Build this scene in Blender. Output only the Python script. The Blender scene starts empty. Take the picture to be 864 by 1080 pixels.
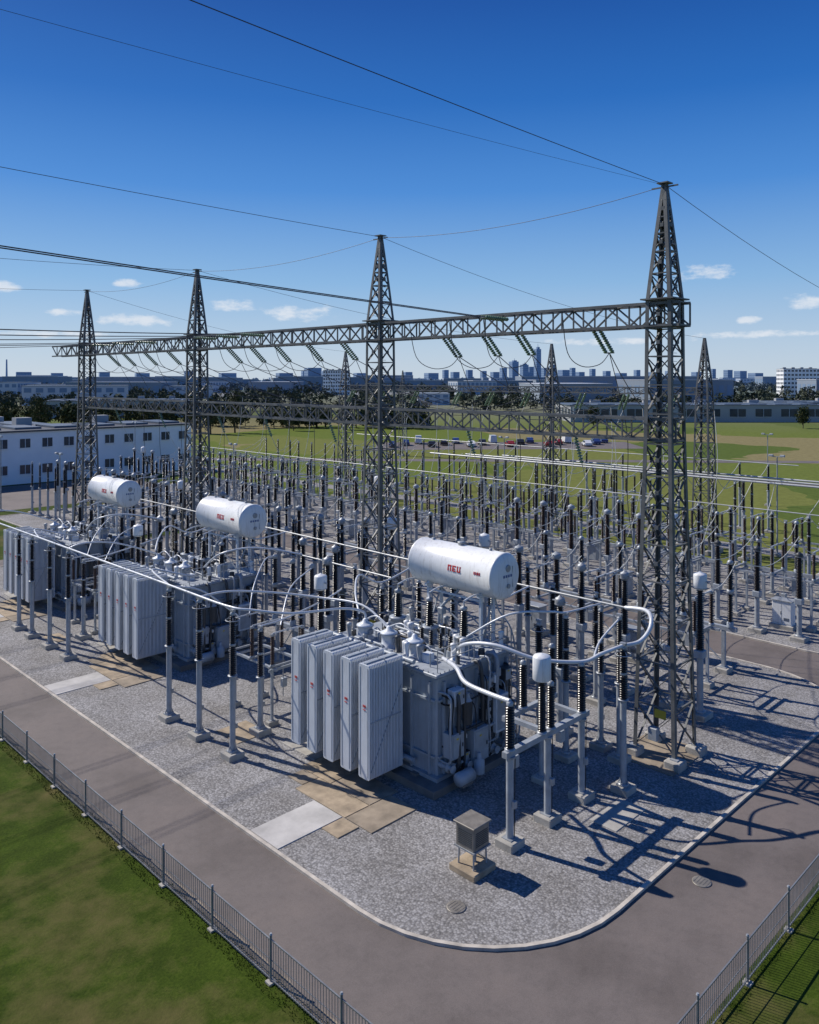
import bpy, math, random
from mathutils import Vector, Matrix
random.seed(7)
SC = bpy.context.scene
COL = SC.collection
# ------------------------------------------------------------------ materials
MATS = {}
def nodes_of(name):
    m = bpy.data.materials.new(name); m.use_nodes = True
    nt = m.node_tree; b = nt.nodes['Principled BSDF']
    MATS[name] = m
    return m, nt, b
def N(nt, t, **kw):
    n = nt.nodes.new(t)
    for k, v in kw.items(): setattr(n, k, v)
    return n
def noise(nt, vec, scale, detail=4, rough=0.6):
    n = N(nt, 'ShaderNodeTexNoise'); n.inputs['Scale'].default_value = scale
    n.inputs['Detail'].default_value = detail; n.inputs['Roughness'].default_value = rough
    nt.links.new(vec, n.inputs['Vector']); return n
def ramp(nt, fac, stops):
    r = N(nt, 'ShaderNodeValToRGB'); cr = r.color_ramp
    while len(cr.elements) < len(stops): cr.elements.new(0.5)
    for e, (p, c) in zip(cr.elements, stops):
        e.position = p; e.color = (c[0], c[1], c[2], 1)
    nt.links.new(fac, r.inputs[0]); return r
def mix(nt, fac, a, b, typ='MIX'):
    m = N(nt, 'ShaderNodeMix', data_type='RGBA', blend_type=typ)
    for s, i in ((fac, 0), (a, 6), (b, 7)):
        if isinstance(s, (int, float)): m.inputs[i].default_value = s
        elif isinstance(s, tuple): m.inputs[i].default_value = (s[0], s[1], s[2], 1)
        else: nt.links.new(s, m.inputs[i])
    return m.outputs[2]
def sc(c, k): return tuple(x*k for x in c)

def paint(name, col, rough=0.5, metal=0.0, var=0.15, scale=3.0, streak=False, bump=0.0):
    m, nt, b = nodes_of(name)
    tc = N(nt, 'ShaderNodeTexCoord')
    n1 = noise(nt, tc.outputs['Object'], scale, 3 if not bump else 5)
    c = ramp(nt, n1.outputs['Fac'], [(0.3, sc(col, 1-var)), (0.7, sc(col, 1+var*0.5))]).outputs[0]
    if streak:
        mp = N(nt, 'ShaderNodeMapping'); mp.inputs['Scale'].default_value = (5, 5, 0.5)
        nt.links.new(tc.outputs['Object'], mp.inputs[0])
        n2 = noise(nt, mp.outputs[0], 1.5, 4, 0.7)
        f = ramp(nt, n2.outputs['Fac'], [(0.52, (0, 0, 0)), (0.75, (0.55,)*3)])
        c = mix(nt, f.outputs[0], c, sc((col[0]*0.8+0.02, col[1]*0.74+0.015, col[2]*0.68), 0.62))
    nt.links.new(c, b.inputs['Base Color'])
    r = N(nt, 'ShaderNodeMapRange'); r.inputs['To Min'].default_value = max(0.05, rough-0.12); r.inputs['To Max'].default_value = min(1, rough+0.15)
    nt.links.new(n1.outputs['Fac'], r.inputs['Value']); nt.links.new(r.outputs[0], b.inputs['Roughness'])
    b.inputs['Metallic'].default_value = metal
    if bump:
        bp = N(nt, 'ShaderNodeBump'); bp.inputs['Strength'].default_value = bump; bp.inputs['Distance'].default_value = 0.02
        nb = noise(nt, tc.outputs['Object'], 30, 3)
        nt.links.new(nb.outputs['Fac'], bp.inputs['Height']); nt.links.new(bp.outputs[0], b.inputs['Normal'])
    return m
paint('tower_steel', (0.135, 0.14, 0.14), 0.55, 0.2, 0.3, 1.5)
paint('galv_steel', (0.36, 0.38, 0.40), 0.45, 0.3, 0.25, 3)
paint('frame_grey', (0.35, 0.38, 0.41), 0.5, 0.1, 0.22, 2)
paint('tank_paint', (0.33, 0.37, 0.41), 0.42, 0.0, 0.15, 1.2, True)
paint('radiator_paint', (0.62, 0.66, 0.70), 0.4, 0.0, 0.08, 0.8, True)
paint('white_paint', (0.77, 0.78, 0.78), 0.35, 0.0, 0.06, 1.0, True)
paint('pipe_white', (0.64, 0.66, 0.68), 0.35, 0.15, 0.08, 2.0)
paint('busbar_alu', (0.50, 0.51, 0.50), 0.4, 0.2, 0.12, 1.0)
paint('porcelain', (0.020, 0.014, 0.012), 0.25, 0.0, 0.3, 2.0)
paint('brown_porcelain', (0.055, 0.028, 0.018), 0.25, 0.0, 0.3, 2.0)
paint('glass_green', (0.15, 0.23, 0.14), 0.2, 0.0, 0.25, 2.0)
paint('black_rubber', (0.02, 0.02, 0.022), 0.5, 0.0, 0.2, 2.0)
paint('dark_fitting', (0.06, 0.065, 0.07), 0.45, 0.2, 0.2, 2.0)
paint('red_mark', (0.55, 0.03, 0.025), 0.5, 0.0, 0.1, 2.0)
paint('blue_mark', (0.08, 0.14, 0.3), 0.5, 0.0, 0.1, 2.0)
paint('yellow_mark', (0.6, 0.45, 0.05), 0.5, 0.0, 0.1, 2.0)
paint('wire_alu', (0.08, 0.08, 0.09), 0.5, 0.3, 0.1, 2.0)
paint('wire_light', (0.62, 0.61, 0.55), 0.45, 0.1, 0.1, 2.0)
paint('cabinet_brown', (0.25, 0.23, 0.20), 0.5, 0.3, 0.25, 3.0, True)
paint('concrete', (0.40, 0.38, 0.34), 0.85, 0.0, 0.3, 1.5, False, 0.4)
paint('concrete_light', (0.50, 0.48, 0.45), 0.85, 0.0, 0.28, 0.9, False, 0.3)
paint('concrete_tan', (0.38, 0.30, 0.205), 0.88, 0.0, 0.45, 1.6, False, 0.4)
paint('concrete_tan_b', (0.30, 0.245, 0.18), 0.88, 0.0, 0.45, 1.3, False, 0.4)
paint('concrete_dark', (0.16, 0.15, 0.14), 0.85, 0.0, 0.35, 1.3, False, 0.4)
paint('kerb', (0.52, 0.47, 0.40), 0.85, 0.0, 0.35, 1.8, False, 0.3)
paint('fence_metal', (0.26, 0.27, 0.28), 0.45, 0.4, 0.2, 2.0)
paint('wall_white', (0.82, 0.83, 0.84), 0.7, 0.0, 0.08, 0.2)
paint('wall_grey', (0.34, 0.35, 0.36), 0.7, 0.0, 0.1, 0.2)
paint('roof_dark', (0.07, 0.075, 0.085), 0.6, 0.0, 0.2, 0.3)
paint('roof_blue', (0.10, 0.13, 0.17), 0.5, 0.0, 0.2, 0.1)
paint('window_glass', (0.03, 0.05, 0.075), 0.1, 0.0, 0.2, 0.5)
paint('haze_far', (0.22, 0.31, 0.43), 0.9, 0, 0.12, 0.02)  # haze_* materials: aerial haze painted into the base colours of distant buildings
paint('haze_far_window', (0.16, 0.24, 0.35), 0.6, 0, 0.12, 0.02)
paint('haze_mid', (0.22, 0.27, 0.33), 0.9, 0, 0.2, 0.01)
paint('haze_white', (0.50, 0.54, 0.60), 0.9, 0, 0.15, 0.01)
paint('bark', (0.07, 0.05, 0.035), 0.9, 0, 0.3, 4)
paint('car_white', (0.7, 0.7, 0.7), 0.2, 0, 0.03, 1)
paint('car_blue', (0.04, 0.07, 0.2), 0.2, 0.2, 0.03, 1)
paint('car_red', (0.3, 0.03, 0.03), 0.2, 0.1, 0.03, 1)
paint('car_dark', (0.03, 0.03, 0.035), 0.2, 0.2, 0.03, 1)

def foliage(name, ca, cb, scale=0.3):
    m, nt, b = nodes_of(name)
    g = N(nt, 'ShaderNodeNewGeometry')
    n1 = noise(nt, g.outputs['Position'], scale, 3)
    c = ramp(nt, n1.outputs['Fac'], [(0.35, ca), (0.65, cb)]).outputs[0]
    nt.links.new(c, b.inputs['Base Color']); b.inputs['Roughness'].default_value = 0.9
    b.inputs['Specular IOR Level'].default_value = 0.1
foliage('foliage_near', (0.03, 0.045, 0.018), (0.075, 0.08, 0.035))
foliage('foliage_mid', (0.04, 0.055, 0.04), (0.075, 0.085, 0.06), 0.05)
foliage('foliage_far_haze', (0.07, 0.10, 0.115), (0.10, 0.13, 0.14), 0.01)  # bluish tint is aerial haze painted into the leaf colour
foliage('foliage_horizon_haze', (0.17, 0.25, 0.33), (0.22, 0.29, 0.37), 0.005)  # stronger painted haze tint for the trees near the horizon
foliage('grass_blade', (0.03, 0.055, 0.006), (0.075, 0.10, 0.014), 0.6)

# gravel
m, nt, b = nodes_of('gravel_mat')
g = N(nt, 'ShaderNodeNewGeometry'); P = g.outputs['Position']
v = N(nt, 'ShaderNodeTexVoronoi'); v.inputs['Scale'].default_value = 14.0; nt.links.new(P, v.inputs['Vector'])
bw = N(nt, 'ShaderNodeRGBToBW'); nt.links.new(v.outputs['Color'], bw.inputs[0])
c1 = ramp(nt, bw.outputs[0], [(0.1, (0.195, 0.188, 0.182)), (0.5, (0.285, 0.277, 0.270)), (0.9, (0.40, 0.39, 0.38))]).outputs[0]
dk = ramp(nt, v.outputs['Distance'], [(0.35, (1, 1, 1)), (0.8, (0.55, 0.55, 0.55))]).outputs[0]
c2 = mix(nt, 1.0, c1, dk, 'MULTIPLY')
nl = noise(nt, P, 0.35, 4, 0.65)
l1 = ramp(nt, nl.outputs['Fac'], [(0.33, (0.76, 0.74, 0.71)), (0.65, (1.08, 1.08, 1.09))]).outputs[0]
c3 = mix(nt, 1.0, c2, l1, 'MULTIPLY')
nt.links.new(c3, b.inputs['Base Color']); b.inputs['Roughness'].default_value = 0.9
bp = N(nt, 'ShaderNodeBump'); bp.inputs['Strength'].default_value = 0.4; bp.inputs['Distance'].default_value = 0.03; bp.invert = True
nt.links.new(v.outputs['Distance'], bp.inputs['Height']); nt.links.new(bp.outputs[0], b.inputs['Normal'])
# asphalt
m, nt, b = nodes_of('asphalt_mat')
g = N(nt, 'ShaderNodeNewGeometry'); P = g.outputs['Position']
nf = noise(nt, P, 45, 3, 0.8); nl = noise(nt, P, 0.28, 5, 0.6); nm = noise(nt, P, 2.2, 4, 0.7)
c1 = ramp(nt, nf.outputs['Fac'], [(0.3, (0.115, 0.096, 0.086)), (0.7, (0.180, 0.153, 0.139))]).outputs[0]
l1 = ramp(nt, nl.outputs['Fac'], [(0.33, (0.74, 0.73, 0.72)), (0.5, (0.97, 0.97, 0.97)), (0.68, (1.1, 1.08, 1.06))]).outputs[0]
c2 = mix(nt, 1.0, c1, l1, 'MULTIPLY')
l2 = ramp(nt, nm.outputs['Fac'], [(0.32, (0.88, 0.88, 0.88)), (0.5, (1, 1, 1)), (0.72, (1.06, 1.05, 1.04))]).outputs[0]
c3 = mix(nt, 1.0, c2, l2, 'MULTIPLY')
nt.links.new(c3, b.inputs['Base Color']); b.inputs['Roughness'].default_value = 0.75
bp = N(nt, 'ShaderNodeBump'); bp.inputs['Strength'].default_value = 0.25; bp.inputs['Distance'].default_value = 0.01
nt.links.new(nf.outputs['Fac'], bp.inputs['Height']); nt.links.new(bp.outputs[0], b.inputs['Normal'])
# lawn
m, nt, b = nodes_of('lawn_mat')
g = N(nt, 'ShaderNodeNewGeometry'); P = g.outputs['Position']
nf = noise(nt, P, 12, 5, 0.75); nm = noise(nt, P, 0.9, 5, 0.65); nl = noise(nt, P, 0.17, 5, 0.6)
c1 = ramp(nt, nf.outputs['Fac'], [(0.3, (0.022, 0.040, 0.003)), (0.5, (0.040, 0.066, 0.005)), (0.72, (0.062, 0.090, 0.010))]).outputs[0]
f1 = ramp(nt, nm.outputs['Fac'], [(0.35, (0.75,)*3), (0.65, (1.2,)*3)]).outputs[0]
c2 = mix(nt, 1.0, c1, f1, 'MULTIPLY')
mm = N(nt, 'ShaderNodeMath', operation='MULTIPLY_ADD'); mm.inputs[1].default_value = 0.4; nt.links.new(nm.outputs['Fac'], mm.inputs[0]); nt.links.new(nl.outputs['Fac'], mm.inputs[2])
f2 = ramp(nt, mm.outputs[0], [(0.68, (0, 0, 0)), (0.88, (0.8,)*3)]).outputs[0]
c3 = mix(nt, f2, c2, (0.125, 0.098, 0.04))
nt.links.new(c3, b.inputs['Base Color']); b.inputs['Roughness'].default_value = 0.95
b.inputs['Specular IOR Level'].default_value = 0.12
bp = N(nt, 'ShaderNodeBump'); bp.inputs['Strength'].default_value = 0.5; bp.inputs['Distance'].default_value = 0.05
nt.links.new(nf.outputs['Fac'], bp.inputs['Height']); nt.links.new(bp.outputs[0], b.inputs['Normal'])
# ground (fields patchwork, far)
m, nt, b = nodes_of('ground_mat')
g = N(nt, 'ShaderNodeNewGeometry'); P = g.outputs['Position']
def patch(scale, stops):
    w = N(nt, 'ShaderNodeVectorMath', operation='ADD'); nt.links.new(P, w.inputs[0])
    nn = noise(nt, P, scale*2, 3); s = N(nt, 'ShaderNodeVectorMath', operation='SCALE'); s.inputs['Scale'].default_value = 0.35/scale
    nt.links.new(nn.outputs['Color'], s.inputs[0]); nt.links.new(s.outputs[0], w.inputs[1])
    vv = N(nt, 'ShaderNodeTexVoronoi'); vv.inputs['Scale'].default_value = scale; nt.links.new(w.outputs[0], vv.inputs['Vector'])
    bb = N(nt, 'ShaderNodeRGBToBW'); nt.links.new(vv.outputs['Color'], bb.inputs[0])
    r = ramp(nt, bb.outputs[0], stops); r.color_ramp.interpolation = 'CONSTANT'; return r.outputs[0]
near = patch(0.018, [(0.0, (0.12, 0.155, 0.03)), (0.35, (0.155, 0.17, 0.045)), (0.5, (0.09, 0.125, 0.028)), (0.62, (0.22, 0.19, 0.09)), (0.75, (0.13, 0.16, 0.036))])
far = patch(0.006, [(0.0, (0.10, 0.12, 0.06)), (0.3, (0.18, 0.185, 0.12)), (0.45, (0.09, 0.11, 0.07)), (0.6, (0.24, 0.235, 0.22)), (0.75, (0.12, 0.145, 0.08))])
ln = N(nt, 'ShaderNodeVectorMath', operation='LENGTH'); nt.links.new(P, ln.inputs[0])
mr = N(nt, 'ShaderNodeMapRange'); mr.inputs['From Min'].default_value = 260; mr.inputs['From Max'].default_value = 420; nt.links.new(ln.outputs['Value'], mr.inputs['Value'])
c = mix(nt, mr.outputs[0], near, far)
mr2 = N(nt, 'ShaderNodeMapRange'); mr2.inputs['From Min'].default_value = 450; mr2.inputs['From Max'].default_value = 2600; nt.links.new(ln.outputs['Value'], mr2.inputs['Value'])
c = mix(nt, mr2.outputs[0], c, (0.22, 0.30, 0.38))  # aerial haze painted into the ground colour, growing with distance
nf = noise(nt, P, 0.9, 5, 0.75)
f = ramp(nt, nf.outputs['Fac'], [(0.3, (0.75,)*3), (0.7, (1.15,)*3)]).outputs[0]
c = mix(nt, 1.0, c, f, 'MULTIPLY')
nt.links.new(c, b.inputs['Base Color']); b.inputs['Roughness'].default_value = 1.0; b.inputs['Specular IOR Level'].default_value = 0.05

# ------------------------------------------------------------------ mesh builder
class MB:
    def __init__(s): s.v=[]; s.f=[]; s.m=[]; s.s=[]; s.mats=[]
    def mi(s, name):
        if name not in s.mats: s.mats.append(name)
        return s.mats.index(name)
    def add(s, vs, fs, mat, smooth=False):
        o=len(s.v); k=s.mi(mat); s.v.extend(vs)
        for f in fs: s.f.append(tuple(i+o for i in f)); s.m.append(k); s.s.append(smooth)
    def box(s, cx,cy,cz,sx,sy,sz,mat, rz=0.0):
        hx,hy,hz=sx/2,sy/2,sz/2; c,q=math.cos(rz),math.sin(rz); vs=[]
        for z in (-hz,hz):
            for x,y in ((-hx,-hy),(hx,-hy),(hx,hy),(-hx,hy)):
                vs.append((cx+x*c-y*q, cy+x*q+y*c, cz+z))
        s.add(vs, [(3,2,1,0),(4,5,6,7),(0,1,5,4),(1,2,6,5),(2,3,7,6),(3,0,4,7)], mat)
    def bbox(s, cx,cy,cz,sx,sy,sz,mat,bv=0.03):
        hx,hy,hz=sx/2,sy/2,sz/2
        def ring(ix,z,b): 
            ax,ay=hx-ix,hy-ix
            return [(cx-ax+b,cy-ay,z),(cx+ax-b,cy-ay,z),(cx+ax,cy-ay+b,z),(cx+ax,cy+ay-b,z),(cx+ax-b,cy+ay,z),(cx-ax+b,cy+ay,z),(cx-ax,cy+ay-b,z),(cx-ax,cy-ay+b,z)]
        vs=ring(0,cz-hz,bv)+ring(0,cz+hz-bv,bv)+ring(bv,cz+hz,bv)
        fs=[tuple(reversed(range(8))), tuple(range(16,24))]
        for r in (0,8):
            for i in range(8): fs.append((r+i, r+(i+1)%8, r+8+(i+1)%8, r+8+i))
        s.add(vs,fs,mat)
    def fr(s,d):
        d=Vector(d).normalized(); up=Vector((0,0,1)) if abs(d.z)<0.95 else Vector((1,0,0))
        a=d.cross(up).normalized(); return d,a,a.cross(d)
    def bar(s,p0,p1,w,h,mat):
        p0=Vector(p0);p1=Vector(p1)
        if (p1-p0).length<1e-5: return
        d,a,b=s.fr(p1-p0); vs=[]
        for p in (p0,p1):
            for i,j in ((-1,-1),(1,-1),(1,1),(-1,1)): vs.append(tuple(p+a*(i*w/2)+b*(j*h/2)))
        s.add(vs,[(3,2,1,0),(4,5,6,7),(0,1,5,4),(1,2,6,5),(2,3,7,6),(3,0,4,7)],mat)
    def lathe(s,p0,d,prof,mat,n=12,caps=True,smooth=True):
        p0=Vector(p0); d,a,b=s.fr(d); vs=[]
        cs=[(math.cos(2*math.pi*i/n),math.sin(2*math.pi*i/n)) for i in range(n)]
        for t,r in prof:
            c=p0+d*t
            for x,y in cs: vs.append(tuple(c+a*(r*x)+b*(r*y)))
        fs=[]; L=len(prof)
        for k in range(L-1):
            for i in range(n):
                j=(i+1)%n; fs.append((k*n+i,k*n+j,(k+1)*n+j,(k+1)*n+i))
        s.add(vs,fs,mat,smooth)
        if caps:
            s.add(vs[:n],[tuple(reversed(range(n)))],mat); s.add(vs[-n:],[tuple(range(n))],mat)
    def cyl(s,p0,p1,r0,r1,mat,n=12,caps=True):
        p0=Vector(p0);p1=Vector(p1); s.lathe(p0,p1-p0,[(0,r0),((p1-p0).length,r1)],mat,n,caps)
    def tube(s,pts,r,mat,n=8):
        pts=[Vector(p) for p in pts]; vs=[]; pa=None
        for k,p in enumerate(pts):
            d=(pts[min(k+1,len(pts)-1)]-pts[max(k-1,0)]).normalized()
            if pa is None: _,a,_=s.fr(d)
            else:
                a=pa-d*pa.dot(d); a.normalize()
            pa=a; b=a.cross(d)
            for i in range(n):
                t=2*math.pi*i/n; vs.append(tuple(p+a*(r*math.cos(t))+b*(r*math.sin(t))))
        fs=[]
        for k in range(len(pts)-1):
            for i in range(n):
                j=(i+1)%n; fs.append((k*n+j,k*n+i,(k+1)*n+i,(k+1)*n+j))
        s.add(vs,fs,mat,True)
        s.add(vs[:n],[tuple(range(n))],mat); s.add(vs[-n:],[tuple(reversed(range(n)))],mat)
    def ins(s,p0,p1,r,mat='porcelain',pitch=0.1,n=12,core=0.55,taper=1.0):
        p0=Vector(p0);p1=Vector(p1);L=(p1-p0).length; k=max(2,int(L/pitch)); q=L/k; prof=[]
        for i in range(k):
            rr=r*(1+(taper-1)*(i/k))
            prof+= [(i*q,rr*core),(i*q+q*0.35,rr),(i*q+q*0.5,rr*0.97),(i*q+q*0.62,rr*core)]
        prof.append((L,r*taper*core))
        s.lathe(p0,p1-p0,prof,mat,n)
    def mesh(s,name):
        me=bpy.data.meshes.new(name); me.from_pydata(s.v,[],s.f)
        for mm in s.mats: me.materials.append(MATS[mm])
        me.polygons.foreach_set('material_index',s.m); me.polygons.foreach_set('use_smooth',s.s)
        me.update(); return me
def put(me,name,loc=(0,0,0),rz=0.0,parent=None,scale=None):
    o=bpy.data.objects.new(name,me); o.location=loc; o.rotation_euler=(0,0,rz)
    if scale: o.scale=scale
    COL.objects.link(o)
    if parent: o.parent=parent
    return o
def crom(pts,k=6):
    pts=[Vector(p) for p in pts]; P=[pts[0]]+pts+[pts[-1]]; out=[]
    for i in range(1,len(P)-2):
        a,b,c,d=P[i-1:i+3]
        for j in range(k):
            t=j/k; out.append(0.5*((2*b)+(c-a)*t+(2*a-5*b+4*c-d)*t*t+(3*b-a-3*c+d)*t*t*t))
    out.append(pts[-1]); return out
def cat(p0,p1,sag,n=14):
    p0=Vector(p0);p1=Vector(p1)
    return [p0.lerp(p1,i/n)-Vector((0,0,4*sag*(i/n)*(1-i/n))) for i in range(n+1)]
def W(X,Y,z=0.0): # east/north style metres -> site metres (site axes are turned 45 degrees)
    return ((X+Y)*0.70711,(Y-X)*0.70711,z)

# ------------------------------------------------------------------ ground
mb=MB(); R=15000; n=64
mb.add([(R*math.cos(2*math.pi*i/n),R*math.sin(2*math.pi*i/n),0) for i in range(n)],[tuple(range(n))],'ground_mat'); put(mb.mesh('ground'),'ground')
def sheet(name,poly,z,mat):
    mb=MB(); mb.add([(x,y,z) for x,y in poly],[tuple(range(len(poly)))],mat); return put(mb.mesh(name),name)
def rect(x0,x1,y0,y1,r=(0,0,0,0),n=10):
    out=[]
    for (cx,cy,a0,rr) in ((x0,y0,180,r[0]),(x1,y0,270,r[1]),(x1,y1,0,r[2]),(x0,y1,90,r[3])):
        if rr<=0: out.append((cx,cy)); continue
        ox=cx+rr*(1 if cx==x0 else -1); oy=cy+rr*(1 if cy==y0 else -1)
        for i in range(n+1):
            a=math.radians(a0+90*i/n); out.append((ox+rr*math.cos(a),oy+rr*math.sin(a)))
    return out
sheet('lawn',rect(-60,66,-40,140),0.004,'lawn_mat')
sheet('road',rect(12.75,130,8.95,76,(4.5,0,0,0)),0.008,'asphalt_mat')
sheet('road',rect(10,60,104,127.5),0.008,'asphalt_mat')
def slab(name,poly,z,mat,kerb=True):
    n=len(poly); mb=MB()
    mb.add([(x,y,z) for x,y in poly],[tuple(range(n))],mat); put(mb.mesh(name),name)
    if kerb:
        kb=MB(); w=0.13; c=[]
        for i in range(n):
            a=Vector(poly[i-1]);p=Vector(poly[i]);b_=Vector(poly[(i+1)%n]); t=((p-a).normalized()+(b_-p).normalized()).normalized()
            nn=Vector((t.y,-t.x)); c.append((p,nn))
        vs=[]
        for p,nn in c:
            q=p+nn*w; vs+=[(p.x,p.y,0.0),(p.x,p.y,0.10),(q.x,q.y,0.10),(q.x,q.y,0.0)]
        fs=[]
        for i in range(n):
            j=(i+1)%n
            for k in range(3): fs.append((i*4+k,i*4+k+1,j*4+k+1,j*4+k))
        kb.add(vs,fs,'kerb'); put(kb.mesh('kerb'),'kerb')
slab('gravel_bed',rect(16.1,45.5,12.75,73,(5.4,5.0,1,1)),0.06,'gravel_mat')
slab('gravel_bed',rect(50,68.2,13.0,112,(4,4,1,1)),0.06,'gravel_mat')
slab('gravel_bed',rect(32,49.9,78,100,(1,1,1,1)),0.06,'gravel_mat')
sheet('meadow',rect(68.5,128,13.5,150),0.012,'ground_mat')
sheet('gravel_track',rect(75,78,14,150),0.016,'gravel_mat')
# worn edge of the verge along the outer road side
mb=MB(); rv=random.Random(2); L_=[];R2=[]
for i in range(140):
    y=9.5+i*.5; L_.append((12.62-rv.uniform(0,.12),y,.010)); R2.append((12.82+rv.uniform(0,.10),y,.013))
for i in range(139): mb.add([L_[i],R2[i],R2[i+1],L_[i+1]],[(0,1,2,3)],'concrete_tan_b')
put(mb.mesh('verge_strip'),'verge_strip')
def pad(name,x0,x1,y0,y1,h,mat):
    mb=MB(); mb.bbox((x0+x1)/2,(y0+y1)/2,0.06+h/2-0.03,x1-x0,y1-y0,h+0.06,mat,0.012); put(mb.mesh(name),name)
OFF=(0,18.9,34.9)
for o in OFF:
    pad('concrete_path',16.15,19.0,22.45+o,24.1+o,0.03,'concrete_light')
    for (a,b_,c,d,mt) in ((19.03,21.3,20.9,22.3,'concrete_tan_b'),(19.03,20.2,22.33,25.3,'concrete_tan'),(20.23,21.7,22.33,24.6,'concrete_tan_b'),(18.0,18.98,21.5,22.4,'concrete_tan'),(20.23,22.1,24.63,26.6,'concrete_tan'),(21.0,22.1,26.63,28.9,'concrete'),(19.4,20.2,25.33,26.3,'concrete_tan_b')):
        pad('concrete_slab',a,b_,c+o,d+o,0.04,mt)
    pad('transformer_plinth',22.2,28.3,20.9+o,28.6+o,0.30,'concrete_dark')
pad('concrete_slab',25.2,27.3,14.9,16.0,0.03,'concrete')
pad('concrete_slab',30.3,33.4,15.4,18.1,0.04,'concrete_tan_b')
pad('concrete_slab',19.6,21.2,30.2,32.0,0.03,'concrete_tan')
pad('concrete_slab',19.2,20.2,49.6,51.3,0.03,'concrete_tan')
for (x,y,z) in ((18.2,16.2,0.065),(24.7,11.55,0.012)):
    mb=MB(); mb.lathe((x,y,z),(0,0,1),[(0,0.30),(0.015,0.30),(0.02,0.27),(0.02,0.01)],'cabinet_brown',20)
    for i in range(5): mb.box(x,y-0.2+i*0.1,z+0.024,0.36,0.03,0.008,'cabinet_brown')
    put(mb.mesh('manhole_cover'),'manhole_cover')
mb=MB(); vs=[];fs=[]
def blades(n,xr,yr):
    for _ in range(n):
        x=random.uniform(*xr);y=random.uniform(*yr);a=random.uniform(0,6.28);h=random.uniform(0.03,0.08);w=random.uniform(0.008,0.018)
        lx=random.uniform(-.05,.05);ly=random.uniform(-.05,.05);k=len(vs)
        vs.extend([(x-w*math.cos(a),y-w*math.sin(a),0.0),(x+w*math.cos(a),y+w*math.sin(a),0.0),(x+lx,y+ly,h)]);fs.append((k,k+1,k+2))
blades(11000,(12.15,12.72),(9,60)); blades(5000,(14,50),(8.5,8.92))
mb.add(vs,fs,'grass_blade'); put(mb.mesh('grass'),'grass')

# ------------------------------------------------------------------ fence
def fence(x0,y0,x1,y1):
    mb=MB(); L=math.hypot(x1-x0,y1-y0); dx,dy=(x1-x0)/L,(y1-y0)/L; n=int(L/2.9)
    for i in range(n+1):
        x,y=x0+dx*i*2.9,y0+dy*i*2.9
        mb.cyl((x,y,0),(x,y,1.28),0.035,0.035,'fence_metal',8); mb.lathe((x,y,1.28),(0,0,1),[(0,.045),(.04,.03)],'galv_steel',8)
        mb.box(x,y,0.03,0.22,0.22,0.06,'concrete')
    e=n*2.9
    for z,w in ((0.12,0.03),(0.62,0.018),(1.15,0.035)):
        mb.bar((x0,y0,z),(x0+dx*e,y0+dy*e,z),w,w,'fence_metal')
    k=int(e/0.11)
    for i in range(k):
        x,y=x0+dx*i*0.11,y0+dy*i*0.11
        mb.bar((x,y,0.06),(x,y,1.17),0.014,0.014,'fence_metal')
    put(mb.mesh('metal_fence'),'metal_fence')
fence(12.5,9.0,12.5,76); fence(12.5+0.2,8.75,70,8.75)

# ------------------------------------------------------------------ lattice towers
def lattice_tower(levels,leg=0.13,br=0.07,foot=True,step=1.0):
    mb=MB(); z0=levels[0][0]; H=levels[-1][0]
    def hw(z):
        for (a,wa),(b_,wb) in zip(levels,levels[1:]):
            if a<=z<=b_: return wa+(wb-wa)*(z-a)/(b_-a)
        return levels[-1][1]
    zs=[z0]; z=z0
    while z<H-0.4:
        z+=max(0.7,hw(z)*2*step); zs.append(min(z,H))
    zs[-1]=H
    cn=((-1,-1),(1,-1),(1,1),(-1,1))
    for a,b_ in zip(zs,zs[1:]):
        wa,wb=hw(a),hw(b_)
        for i,(cx,cy) in enumerate(cn):
            p0=Vector((cx*wa,cy*wa,a));p1=Vector((cx*wb,cy*wb,b_)); t=leg
            for ax in (0,1):
                o=Vector((-cx*t/2,0,0)) if ax==0 else Vector((0,-cy*t/2,0))
                s1=(t/2,0.011) if ax==0 else (0.011,t/2)
                vs=[]
                for p in (p0+o,p1+o):
                    for sx,sy in ((-1,-1),(1,-1),(1,1),(-1,1)): vs.append((p.x+sx*s1[0],p.y+sy*s1[1],p.z))
                mb.add(vs,[(3,2,1,0),(4,5,6,7),(0,1,5,4),(1,2,6,5),(2,3,7,6),(3,0,4,7)],'tower_steel')
            dx,dy=cn[(i+1)%4]
            q0=Vector((dx*wa,dy*wa,a));q1=Vector((dx*wb,dy*wb,b_))
            ins_=Vector((cx+dx,cy+dy,0))*-0.02
            mb.bar(p0+ins_,q1+ins_,br,0.025,'tower_steel'); mb.bar(q0+ins_*2.2,p1+ins_*2.2,br,0.025,'tower_steel')
            mb.bar(p1+ins_,q1+ins_,br,br*0.6,'tower_steel')
            mid=(p0+q1+q0+p1)/4; mb.box(mid.x,mid.y,mid.z,0.16 if abs(cx+dx)<1 else 0.03,0.16 if abs(cy+dy)<1 else 0.03,0.16,'tower_steel')
    if foot:
        w=levels[0][1]
        for cx,cy in cn:
            mb.bbox(cx*w,cy*w,0.15,0.7,0.7,0.5,'concrete',0.05); mb.box(cx*w,cy*w,0.42,0.32,0.32,0.04,'galv_steel')
    return mb
LV=[(0.4,0.95),(14.0,0.62),(19.3,0.58),(21.5,0.38),(24.3,0.10)]
tb=lattice_tower(LV,0.16,0.085)
tb.box(0,0,24.36,0.5,0.5,0.05,'tower_steel'); tb.bar((0,-0.6,24.2),(0,0.6,24.2),0.06,0.06,'tower_steel')
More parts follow.
